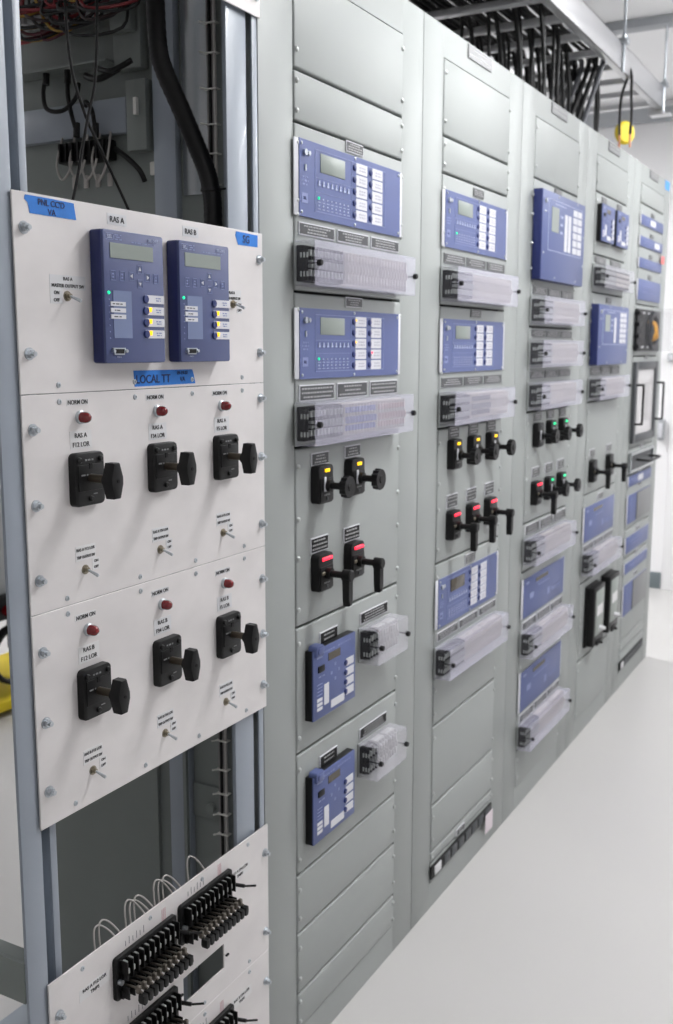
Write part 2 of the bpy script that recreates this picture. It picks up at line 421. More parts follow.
def handle_knob(b):
    n = 48; pts = []
    for i in range(n):
        a = 2*PI*i/n; r = .0215+.0013*math.cos(a*12)
        pts.append((r*math.cos(a), r*math.sin(a)))
    prism(b, pts, -.060, -.074, .0015)
    lathe(b, (0, -.074, 0), (0, -1, 0), [(0, .009), (.002, .008), (.0022, .003)], 16)
def handle_lever(b):
    lathe(b, (0, -.060, 0), (0, -1, 0), [(0, .0125), (.018, .0125), (.020, .010)], 18)
    pts = [(-.011, .004), (.011, .004), (.0080, -.050), (.0055, -.063), (-.0055, -.063), (-.0080, -.050)]
    prism(b, pts, -.062, -.077, .003)
def control_switch(k, x, z0, kind, led, label, lit=True, flag=True, group=None, h=.078):
    t = thing('control_switch', label, 'switch', (DX(k, x), PF, z0), group or 'black control switches')
    bw = .060
    part('bezel', lambda b: (prism(b, rrect(0, bw, 0, h, .009), 0, -.019, .002), box(b, .004, bw-.004, -.0215, -.018, .004, h-.026, .001)), BLACK, t, key=('csb', h))
    lm = {'y': LEDY, 'r': LEDR, 'g': LEDG}.get(led, DKGREY)
    ww = .040 if led == 'r' else .018
    part('lamp_window', lambda b: box(b, -ww/2, ww/2, -.0212, -.018, -.0034, .0034, .001, 1), lm, t, (bw*.56, 0, h*.86), key=('csl', led))
    part('shaft', lambda b: (cyl(b, (0, -.018, 0), (0, -.032, 0), .0125, n=16), cyl(b, (0, -.03, 0), (0, -.062, 0), .0072, n=16)), BLACK, t, (bw/2, 0, h*.47), key='css')
    part('pointer', lambda b: (box(b, -.004, .004, -.024, -.0215, -.014, .016, .001, 1) if kind == 'knob' else box(b, -.012, .012, -.024, -.0215, -.004, .003, .001, 1)),
         WHITE if kind == 'knob' else BRASS, t, (bw*.44-.007, 0, h*.5), key=('csp', kind))
    part('handle', handle_knob if kind == 'knob' else handle_lever, BLACK, t, (bw/2, 0, h*.47), key=('csh', kind))
    def sc(b): lathe(b, (bw*.5, -.0215, h*.13), (0, -1, 0), [(0, .004), (.001, .004), (.002, .0025)], 10)
    part('screw', sc, DKGREY, t, key=('cssc', h))
    part('lettering', lambda b: marks(b, .012, bw-.012, .014, .022, 1, -.0215, 4), ENGG, t, key='cslt')
    return t

def feeder_relay(k, x0, z0, label, ww=.183, h=.149, side=BLACK, d=.018, tab=True):
    t = thing('feeder_relay', label, 'relay', (DX(k, x0), PF, z0), 'small square blue relays')
    part('case', lambda b: box(b, 0, ww, -d+.001, 0, 0, h, .001), side, t, key=('frc', ww, h, d))
    fp = part('front_panel', lambda b: box(b, 0, ww, -d-.002, -d+.002, 0, h, .0012), BLUE, t, key=('frf', ww, h, d))
    y = -d-.002
    part('display', lambda b: box(b, ww*.34, ww*.62, y-.0008, y, h*.77, h*.88), LCDD, fp, key=('frd', ww, h, d))
    def lab(b):
        box(b, ww*.24, ww*.35, y-.0008, y, h*.16, h*.46)
        for i in range(3): box(b, ww*.08, ww*.20, y-.0008, y, h*(.12+.065*i), h*(.165+.065*i))
        box(b, ww*.40, ww*.72, y-.0008, y, h*.06, h*.17)
    part('write_on_label', lab, WHITE, fp, key=('frl', ww, h, d))
    def pr(b):
        box(b, ww*.08, ww*.2, y-.0006, y, h*.87, h*.94); marks(b, ww*.2, ww*.5, h*.9, h*.95, 1, y, 2)
        marks(b, ww*.55, ww*.92, h*.9, h*.95, 1, y, 6); marks(b, ww*.08, ww*.3, h*.58, h*.62, 1, y, 8)
        for dx, dz in ((-.016, 0), (.016, 0), (0, .016), (0, -.016)):
            box(b, ww*.5+dx-.004, ww*.5+dx+.004, y-.0006, y, h*.57+dz-.003, h*.57+dz+.003)
        for i in range(4): box(b, ww*.08, ww*.2, y-.0006, y, h*(.34+.05*i), h*(.35+.05*i))
    part('print', pr, PRINTD, fp, key=('frp', ww, h, d))
    part('serial_port', lambda b: (box(b, ww*.1, ww*.24, y-.003, y, h*.67, h*.76, .001)), BLACK, fp, key=('frs', ww, h, d))
    for r in range(4):
        lb = part('button_label', lambda b: box(b, 0, ww*.19, -.0008, 0, -h*.055, h*.055), WHITE, fp, (ww*.76, y, h*(.17+.145*r)), key=('frbl', ww))
        part('push_button', lambda b: lathe(b, (0, 0, 0), (0, -1, 0), [(0, .006), (.002, .006), (.003, .0045)], 12), BTN, fp, (ww*.755, y, h*(.17+.145*r)), key='frb')
    if tab:
        part('antenna_cap', lambda b: (prism(b, rrect(.004, .038, h-.014, h+.010, .006), -.006, -.026, .004), prism(b, rrect(.010, .032, h-.009, h+.005, .005), -.026, -.028, .001)), BLUE, t, key=('frt', h))
    return t

def box_relay(k, z0, z1, label, ww=.46, x0=.123, d=.030, dbl=True):
    t = thing('line_relay', label, 'relay', (DX(k, x0), PF, z0), 'large deep blue relays')
    h = z1-z0
    part('case', lambda b: box(b, 0, ww, -d+.003, 0, 0, h, .0015), BLUES, t)
    fp = part('front_panel', lambda b: box(b, .0005, ww-.0005, -d, -d+.003, .0005, h-.0005, .001), BLUE, t)
    y = -d
    part('display', lambda b: box(b, ww*.20, ww*.36, y-.001, y, h*.56, h*.84), LCD, fp)
    part('printed_border', lambda b: (frame(b, ww*.13, ww*.93, y-.0006, y, h*.34, h*.92, .0018), marks(b, ww*.2, ww*.6, h*.86, h*.9, 1, y, 4)), PRINT, fp)
    def st(b):
        box(b, ww*.50, ww*.565, y-.001, y, h*.37, h*.80)
        if dbl: box(b, ww*.585, ww*.65, y-.001, y, h*.37, h*.80)
    part('target_label', st, WHITE, fp)
    for c in ((.70, .80), (.815, .915)) if dbl else ((.70, .80), (.815, .915)):
        for r in range(6):
            part('button_label', lambda b: box(b, ww*c[0], ww*c[1], y-.001, y, h*(.37+.09*r), h*(.443+.09*r)), WHITE, fp)
    part('keypad', lambda b: [box(b, ww*(.40+.03*i), ww*(.42+.03*i), y-.001, y, h*(.56+.09*j), h*(.59+.09*j)) for i in range(2) for j in range(3)], PRINT, fp)
    part('serial_port', lambda b: lathe(b, (ww*.06, y, h*.88), (0, -1, 0), [(0, .007), (.005, .006)], 12), STEEL, fp)
    part('screw', lambda b: [lathe(b, (ww*a, y, h*c), (0, -1, 0), [(0, .0035), (.002, .002)], 8) for a, c in ((.06, .76), (.04, .3), (.3, .04), (.8, .04), (.97, .6), (.97, .25), (.35, .97), (.8, .97))], STEEL, fp)
    part('mounting_screw', lambda b: [lathe(b, (-.004, 0, h*c), (0, -1, 0), [(0, .006), (.003, .004)], 10) for c in (.12, .4, .72, .93)], SCREWM, t)
    return t

def rack_panel(k, z0, z1, label, x0=.137, x1=.578, kind='plain', grey=False, seed=3):
    """flat blue rack unit with print"""
    t = thing('communication_unit', label, 'rack unit', (DX(k, 0), PF, z0), 'flat blue rack units')
    h = z1-z0; y = -.005
    part('mounting_ears', lambda b: box(b, .1215, .5895, -.0028, 0, .001, h-.001, .001), WHITE, t)
    fp = part('front_panel', lambda b: box(b, x0, x1, y, -.0028, 0, h, .001), BLUE, t)
    if grey:
        part('grey_cover_plate', lambda b: box(b, x0+(x1-x0)*.36, x1-.004, y-.004, y, .003, h-.003, .001), ENGG, fp)
        part('printed_border', lambda b: box(b, x0+.06, x0+.064, y-.0006, y, h*.1, h*.9), PRINTD, fp)
    elif kind == 'big':
        part('display', lambda b: box(b, x0+.12, x0+.25, y-.001, y, h*.78, h*.87), LCDD, fp)
        part('printed_logo', lambda b: (box(b, x0+.02, x0+.05, y-.0006, y, h*.84, h*.9), marks(b, x0+.12, x0+.3, h*.6, h*.7, 1, y, seed),
             box(b, x0+.06, x0+.10, y-.0006, y, h*.42, h*.56), box(b, x0+.25, x0+.275, y-.0006, y, h*.24, h*.42), marks(b, x0+.28, x0+.42, h*.25, h*.38, 2, y, seed+1)), PRINTD, fp)
    else:
        part('printed_marks', lambda b: marks(b, x0+.03, x1-.03, h*.3, h*.75, 2, y, seed), PRINTD, fp)
        if kind in ('tagl', 'tagr'):
            a = x0+(.17 if kind == 'tagl' else .27)
            part('write_on_label', lambda b: box(b, a, a+.10, y-.001, y, h*.25, h*.8), WHITE, fp)
    part('screw', lambda b: [lathe(b, (x, -.003, h*z), (0, -1, 0), [(0, .0035), (.002, .002)], 8) for x in (.1285, .583) for z in (.12, .88)], SCREWM, t)
    return t

# --- cabinet next to the white panels
G1, Y1 = [(.203, .30, LEDG)], LEDY
wide_relay(0, 1.770, 1.912, 'wide blue relay, upper one on the nearest grey cabinet beside the white panels', leds=[(.209, .285, LEDG)])
wide_relay(0, 1.463, 1.600, 'wide blue relay, lower one on the nearest grey cabinet, with yellow lights beside its buttons',
           leds=[(.209, .285, LEDG), (.366, .86, LEDY), (.366, .53, LEDY), (.441, .37, LEDR)])
small_label(0, 1.917, 1.939, seed=4); small_label(0, 1.607, 1.628, seed=5)
label_row(0, 1.760, seed=10); label_row(0, 1.452, .032, seed=20, dark=ENGR)
test_block(0, 1.640, 'test switches under a clear cover between the two wide relays of the nearest cabinet', rowm=(SCREWM, WHT_T, WHT_T))
test_block(0, 1.336, 'test switches under a clear cover above the yellow lit knobs of the nearest cabinet',
           tints=(BLACK, WHT_T, WHT_T), rowm=(SCREWM, BLU_T, TAN_T))
for x, nm in ((.185, 'left'), (.325, 'right')):
    label_plate(CABS[0], x, x+.070, 1.289+(.003 if nm == 'right' else 0), 1.315+(.003 if nm == 'right' else 0), 3, seed=31)
    control_switch(0, x, 1.212, 'knob', 'y', 'black knob switch with yellow light, %s one of the pair on the nearest cabinet' % nm, group='knob switches')
    label_plate(CABS[0], x-.004, x+.068, 1.110, 1.142, 3, BLACKM, seed=33)
    control_switch(0, x, 1.030, 'lever', 'r', 'black lever switch with red light, %s one of the pair on the nearest cabinet' % nm, group='lever switches')
for z, nm in ((.763, 'upper'), (.491, 'lower')):
    feeder_relay(0, .160, z, 'small blue relay with black case, %s of the two low on the nearest grey cabinet' % nm)
    label_plate(CABS[0], .218, .294, z+.147+.0, z+.173, 2, BLACKM, seed=8)
    label_plate(CABS[0], .400, .537, z+.147, z+.173, 3, BLACKM, seed=9)
    test_block(0, z+.060, 'short test switch block under a clear cover right of the %s small blue relay' % nm, x0=.392, x1=.548, h=.080, d=.052, n=3, cover=mat('clear_cover_low', (215, 213, 222), .14, alpha=.26), tints=(BLACK, STICKW, STICKW), rowm=(SCREWM, STICKW, STICKW))

# --- second grey cabinet
wide_relay(1, 1.772, 1.910, 'wide blue relay at the top of the second grey cabinet', leds=[(.209, .285, LEDG)])
wide_relay(1, 1.462, 1.597, 'wide blue relay in the middle of the second grey cabinet, above the yellow lit switches')
wide_relay(1, .792, .926, 'wide blue relay with dark display, below the red lit levers of the second grey cabinet', lcd=LCDD)
small_label(1, 1.917, 1.938); small_label(1, 1.605, 1.626); small_label(1, .930, .958)
label_row(1, 1.758, seed=40); label_row(1, 1.449, seed=43); label_row(1, .781, seed=46)
test_block(1, 1.640, 'test switches under a clear cover below the top relay of the second grey cabinet')
test_block(1, 1.330, 'test switches under a clear cover above the yellow lit knobs of the second grey cabinet', rowm=(SCREWM, DKGREY, WHT_T))
test_block(1, .662, 'test switches under a clear cover below the lowest relay of the second grey cabinet', rowm=(SCREWM, WHT_T, WHT_T))
for i, nm in enumerate(('left', 'middle', 'right')):
    x = .185+.1385*i
    label_plate(CABS[1], x+.006, x+.075, 1.290, 1.320, 3, seed=51)
    control_switch(1, x, 1.210, 'knob', 'y', 'black round knob switch with yellow light, %s of three on the second grey cabinet' % nm, group='knob switches')
    label_plate(CABS[1], x, x+.072, 1.106, 1.142, 3, seed=52)
    control_switch(1, x, 1.022, 'lever', 'r', 'black lever switch with red light, %s of three on the second grey cabinet' % nm, group='lever switches')
label_plate(CABS[1], .305, .365, .136, .156, 2, seed=3)
def outlet_strip(k, label):
    t = thing('power_strip', label, 'power strip', (DX(k, .121), PF, .091), 'outlet strips')
    part('housing', lambda b: box(b, 0, .462, -.006, 0, 0, .038, .002), BLACK, t, key='psh')
    for i in range(7):
        part('outlet', lambda b: (box(b, 0, .040, -.009, -.005, .005, .034, .002), box(b, .010, .013, -.0095, -.008, .013, .026), box(b, .026, .029, -.0095, -.008, .013, .026)), DKGREY, t, (.085+i*.052, 0, 0), key='pso')
    part('power_switch', lambda b: box(b, .018, .062, -.009, -.005, .006, .032, .002), STICK, t, key='pss')
outlet_strip(1, 'black outlet strip at the bottom of the second grey cabinet, with a paper tag')
outlet_strip(4, 'small black outlet strip at the bottom of the far end cabinet')
tag(part('paper_tag', lambda b: box(b, 0, .062, -.0155, -.0135, 0, .060, .0005, 1), PINK, None, (DX(1, .515), 0, .052)),
    'small pale pink paper tag hanging at the right end of the near outlet strip', 'tag')

# --- third grey cabinet
box_relay(2, 1.733, 2.001, 'large deep blue relay at the top of the third grey cabinet')
small_label(2, 2.006, 2.028)
label_row(2, 1.714, seed=60); label_row(2, 1.582, seed=63); label_row(2, 1.453, seed=66)
test_block(2, 1.599, 'test switches under a clear cover, top of three close together on the third grey cabinet')
test_block(2, 1.466, 'test switches under a clear cover, middle of three close together on the third grey cabinet')
test_block(2, 1.334, 'test switches under a clear cover, lowest of the three above the green lit knobs', tints=(BLACK, WHT_T, WHT_T))
for i, nm in enumerate(('left', 'middle', 'right')):
    x = .185+.137*i
    label_plate(CABS[2], x+.006, x+.078, 1.293, 1.321, 3, ENGG, seed=70)
    control_switch(2, x, 1.210, 'knob', 'g' if i else None, 'black knob switch %s light, %s of the upper row on the third cabinet' % ('with green' if i else 'without', nm), group='knob switches')
    label_plate(CABS[2], x+.002, x+.078, 1.110, 1.144, 3, ENGG, seed=71)
    control_switch(2, x, 1.022, 'knob' if i else 'lever', 'g' if i else 'r',
                   ('black knob switch with green light, %s of the lower row on the third cabinet' % nm) if i else 'black lever switch with red light beside two green lit knobs on the third grey cabinet', group='knob switches' if i else 'lever switches')
label_row(2, .962, .034, seed=73)
test_block(2, .838, 'test switches under a clear cover below the green lit switches of the third grey cabinet')
rack_panel(2, .655, .786, 'flat blue rack unit, upper of the two low on the third grey cabinet', kind='big', seed=4)
label_row(2, .642, .028, seed=76)
test_block(2, .530, 'test switches under a clear cover between the two flat units of the third cabinet')
rack_panel(2, .338, .474, 'flat blue rack unit, lower of the two low on the third grey cabinet', kind='big', seed=6)
label_row(2, .326, .026, seed=79)
test_block(2, .216, 'lowest test switch block under a clear cover on the third grey cabinet')

# --- fourth grey cabinet
feeder_relay(3, .150, 1.912, 'small blue relay high on the fourth grey cabinet, left of the pair', ww=.180, h=.132, tab=False)
feeder_relay(3, .372, 1.912, 'small blue relay high on the fourth grey cabinet, right of the pair', ww=.180, h=.132, tab=False)
small_label(3, 2.052, 2.074, .20, .27, rows=2); small_label(3, 2.052, 2.074, .43, .50, rows=2)
small_label(3, 1.834, 1.858, .14, .29); small_label(3, 1.834, 1.858, .36, .52)
test_block(3, 1.742, 'test switches under a clear cover below the two small relays of the fourth grey cabinet', n=2, cover=mat('clear_cover_thin', (215, 213, 226), .14, alpha=.2), tints=(BLACK, BLACK))
box_relay(3, 1.462, 1.685, 'large deep blue relay of the fourth grey cabinet, above its pair of levers', dbl=False, ww=.452)
small_label(3, 1.695, 1.717)
label_row(3, 1.455, .033, seed=80, dark=ENGG)
test_block(3, 1.334, 'test switches under a clear cover below the large relay of the fourth grey cabinet')
for x, nm in ((.175, 'left'), (.425, 'right')):
    label_plate(CABS[3], x+.004, x+.074, 1.112, 1.144, 3, ENGG, seed=81)
    control_switch(3, x, 1.018, 'lever', None, 'black lever switch without light, %s one on the fourth grey cabinet' % nm, group='lever switches', h=.086)
rack_panel(3, .790, .926, 'flat blue rack unit on the fourth grey cabinet below the unlit levers', kind='big', seed=8)
small_label(3, .932, .960)
label_row(3, .778, .026, seed=84)
test_block(3, .668, 'test switches under a clear cover above the two tall black meter cases')
def meter(x, label):
    t = thing('meter_case', label, 'meter', (DX(3, x), PF, .36), 'tall black meter cases')
    w_, h, d = .162, .245, .040
    def sh(b):
        box(b, 0, w_, -.012, 0, 0, h, .003)
        box(b, .004, w_-.004, -d, -.010, .006, h-.004, .004)
    part('case', sh, BLACK, t, key='mtc')
    part('window', lambda b: box(b, .022, w_-.022, -d-.002, -d+.001, .045, h-.020, .002), LCD, t, key='mtw')
    part('name_plate', lambda b: box(b, .040, w_-.040, -d-.003, -d-.001, .125, .165), STICKW, t, key='mtn')
    part('test_plug', lambda b: (lathe(b, (w_*.55, -d, .068), (0, -1, 0), [(0, .012), (.010, .010), (.024, .006), (.026, .003)], 14),), STICK, t, key='mtp')
    part('latch', lambda b: (box(b, w_*.3, w_*.7, -d-.006, -d+.002, .002, .020, .002), cyl(b, (w_*.5, -d, .011), (w_*.5, -d-.018, .011), .005, n=10)), BLACK, t, key='mtl')
    part('lettering', lambda b: marks(b, .03, w_-.03, .026, .038, 1, -d, 3), ENGG, t, key='mtt')
meter(.195, 'tall black meter case with glass front, left of the pair on the fourth grey cabinet')
meter(.430, 'tall black meter case with glass front, right of the pair on the fourth grey cabinet')

# --- last grey cabinet
rack_panel(4, 2.040, 2.083, 'thin blue rack unit with white label, topmost on the last grey cabinet', kind='tagl', seed=11)
rack_panel(4, 1.952, 1.995, 'thin blue rack unit, second from top on the last grey cabinet', kind='tagr', seed=12)
rack_panel(4, 1.864, 1.906, 'thin blue rack unit without white label, third from top on the last grey cabinet', seed=13)
rack_panel(4, 1.730, 1.818, 'pale blue rack unit directly above the black fibre box on the last grey cabinet', seed=14)
for z in (2.088, 2.0, 1.911, 1.824, 1.478, 1.080, .978, .905, .702, .592, .49): small_label(4, z, z+.018, .33, .39, rows=2, seed=3)
t = thing('fibre_patch_box', 'black fibre patch box with round ring and orange cables on the last grey cabinet', 'patch box', (DX(4, 0), PF, 1.512))
part('back_plate', lambda b: box(b, .122, .585, -.010, 0, 0, .180, .003), BLACK, t)
part('ring', lambda b: lathe(b, (.40, -.010, .090), (0, -1, 0), [(0, .088), (.018, .086), (.020, .080), (.016, .066), (.004, .060)], 36), mat('ring_black', (26, 27, 30), .45), t)
part('side_clip', lambda b: [box(b, .112, .150, -.022, 0, z, z+.018, .003) for z in (.01, .055, .105, .152)], BLACK, t)
part('white_screw', lambda b: [box(b, x, x+.035, -.0125, -.009, z, z+.008, .001, 1) for x in (.22, .32) for z in (.014, .160)], STICK, t)
def fib(b):
    rnd = random.Random(3)
    for i in range(12):
        x = .37+rnd.uniform(-.02, .05); 
        tube(b, [(x-.03, -.012, .13-i*.002), (x-.01, -.026, .128), (x+.02, -.032, .10), (x+rnd.uniform(-.01, .05), -.03, .06), (x+rnd.uniform(0, .07), -.012, .045)], .0028, 6, 4)
part('orange_cable', fib, ORANGE, t)['kind'] = 'stuff'
part('clear_cover', lambda b: (box(b, .150, .153, -.14, -.011, .0, .178), box(b, .582, .585, -.14, -.011, 0, .178), box(b, .150, .585, -.143, -.14, 0, .178),
     box(b, .153, .582, -.14, -.011, .175, .178), box(b, .153, .582, -.14, -.011, 0, .003)), mat('patch_cover', (205, 205, 212), .12, alpha=.06), t)
part('cover_knob', lambda b: cyl(b, (.40, -.143, .15), (.40, -.155, .15), .006, n=12), BLACK, t)

t = thing('window_drawer', 'glass fronted rack drawer with two black pull handles on the last grey cabinet', 'drawer', (DX(4, 0), PF, 1.114))
part('frame', lambda b: (box(b, .128, .172, -.014, 0, 0, .352, .002), box(b, .530, .575, -.014, 0, 0, .352, .002), box(b, .172, .530, -.014, 0, .318, .352, .002), box(b, .172, .530, -.014, 0, 0, .034, .002)), DKGREY, t)
part('screen', lambda b: box(b, .172, .530, -.006, -.001, .034, .318), mat('pale_screen', (196, 194, 194), .2, coat=.3), t)
for x in (.150, .565):
    part('pull_handle', lambda b: tube(b, [(0, -.012, .085), (0, -.038, .085), (0, -.044, .091), (0, -.044, .17), (0, -.044, .247), (0, -.038, .253), (0, -.012, .253)], .0048, 10, 5), BLACK, t, (x, 0, 0), key='ph')
t = thing('lever_drawer', 'shallow open rack drawer with a black pull bar below the window drawer', 'drawer', (DX(4, 0), PF, .985))
part('frame', lambda b: frame(b, .125, .580, -.012, 0, 0, .088, .012), SHINE, t)
part('inside', lambda b: box(b, .137, .568, -.004, 0, .012, .076), DKGREY, t)
part('pull_bar', lambda b: tube(b, [(.25, -.006, .050), (.25, -.050, .048), (.29, -.062, .046), (.46, -.062, .046), (.50, -.050, .046), (.50, -.006, .046)], .0055, 8, 4), BLACK, t)
rack_panel(4, .922, .970, 'thin blue and white rack unit just below the lever drawer', kind='tagl', seed=15)
rack_panel(4, .755, .884, 'blue rack unit with grey cover plate, upper of two on the last grey cabinet', grey=True)
rack_panel(4, .622, .696, 'plain blue rack unit between the two grey covered ones, upper and taller', seed=16)
rack_panel(4, .528, .576, 'plain blue rack unit between the two grey covered ones, lower and thinner', seed=17)
rack_panel(4, .335, .478, 'blue rack unit with grey cover plate, lower of two on the last grey cabinet', grey=True)
tag(part('blue_tape_piece', lambda b: box(b, DX(4, .60), DX(4, .685), -.003, -.001, 2.244, 2.283), mat('pale_blue_tape', (90, 165, 232), .6), None),
    'small piece of blue tape at the top corner of the last grey cabinet', 'tape')
tag(part('pink_tape_piece', lambda b: box(b, DX(4, .54), DX(4, .60), -.014, -.0125, 1.905, 1.94), mat('pink_tape', (235, 130, 130), .6), None),
    'small pink sticker beside the thin blue units of the last grey cabinet', 'sticker')

# ------------------------------------------------------------------ open rack with white aluminium panels
R = thing('open_rack', 'blue grey open steel rack holding the white metal panels at the left', 'rack', (-.30, 0, 0))
def rp(name, fn, m, dx=0, **kw): return part(name, fn, m, R, (.30+dx, 0, 0), **kw)   # rack parts are written in room coordinates
def postL(b):
    box(b, -.622, -.5835, 0, .006, 0, 2.4, .001); box(b, -.5885, -.5835, .006, .04, 0, 2.4)
def postL2(b): box(b, -.556, -.543, .012, .016, 0, 2.4, .001); box(b, -.556, -.552, .016, .04, 0, 2.4); box(b, -.5835, -.552, .04, .044, 0, 2.4)
def postR(b):
    box(b, -.017, -.0015, 0.0003, .004, 0, 2.4, .001)
    box(b, -.090, -.030, .004, .008, 0, 2.4, .001); box(b, -.034, -.030, .008, .05, 0, 2.4)
    box(b, -.030, -.0015, .05, .054, 0, 2.4)
rp('front_post', postL, FRAMEP); rp('front_post', postR, FRAMEP); rp('inner_flange', postL2, FRAMEP)
rp('rear_post', lambda b: (box(b, -.628, -.586, .596, .60, 0, 2.4, .001), box(b, -.628, -.622, .53, .596, 0, 2.4)), FRAMEP)
rp('side_rail', lambda b: (box(b, -.624, -.618, .006, .53, .588, .652, .001), box(b, -.618, -.594, .006, .53, .646, .652, .001)), INNER)
rp('base_channel', lambda b: box(b, -.628, -.001, 0.001, .06, 0, .06, .002), FRAMEP); rp('base_channel', lambda b: box(b, -.628, -.001, .54, .60, 0, .06, .002), FRAMEP)
rp('top_channel', lambda b: (box(b, -.628, -.001, 0.005, .06, 2.34, 2.4, .002), box(b, -.628, -.57, .06, .60, 2.34, 2.4, .002)), FRAMEP)
PX = -.005
def bolt(parent, x, z):
    o = part('hex_bolt', lambda b: (lathe(b, (0, 0, 0), (0, -1, 0), [(0, .0085), (.0015, .0085)], 18), cyl(b, (0, -.0015, 0), (0, -.0075, 0), .0062, .0060, 6), cyl(b, (0, -.0075, 0), (0, -.012, 0), .0034, n=10)), STEEL,
             parent, (x, -.0045, z), key='hexbolt')
    o.rotation_euler = (0, random.uniform(0, 1), 0)
def tinyscrew(parent, x, z):
    part('small_screw', lambda b: lathe(b, (0, 0, 0), (0, -1, 0), [(0, .0042), (.0012, .0040), (.0018, .0022), (.0006, .0018)], 10), STEEL, parent, (x, -.0045, z), key='tinyscrew')
def plate(z0, z1, boltz, cut=None, boltsr=None):
    def f(b):
        if not cut: box(b, -.583, .008, -.0045, -.0015, z0, z1, .0006, 1)
        else:
            a, c, e, g = cut
            box(b, -.583, a, -.0045, -.0015, z0, z1); box(b, c, .008, -.0045, -.0015, z0, z1)
            box(b, a, c, -.0045, -.0015, z0, e); box(b, a, c, -.0045, -.0015, g, z1)
    p_ = rp('aluminium_panel', f, ALU, PX)
    for z in boltz: bolt(p_, -.565, z); 
    for z in (boltsr or boltz): bolt(p_, -.004, z)
    return p_
P0 = plate(2.087, 2.34, [2.12, 2.30])
P1 = plate(1.461, 1.725, [1.679, 1.515])
P2 = plate(1.157, 1.460, [1.413, 1.309, 1.204], boltsr=[1.433, 1.326, 1.200])
P3 = plate(.842, 1.156, [1.101, .998, .895], boltsr=[1.096, .989, .889])
P4 = plate(.335, .600, [.542, .38], cut=(-.268, -.145, .378, .428), boltsr=[.545, .378])
P5 = plate(.062, .334, [.27, .12])
for P_, zs in ((P1, (1.472,)), (P2, (1.449, 1.168)), (P3, (1.145, .856)), (P4, (.588, .346)), (P5, (.323,))):
    for z in zs:
        for x in (-.513, -.352, -.208, -.062): tinyscrew(P_, x, z)
part('lamp_slot_screw', lambda b: [box(b, x, x+.008, -.008, -.0045, .40, .403) for x in (-.28, -.141)], BLACKM, P4)

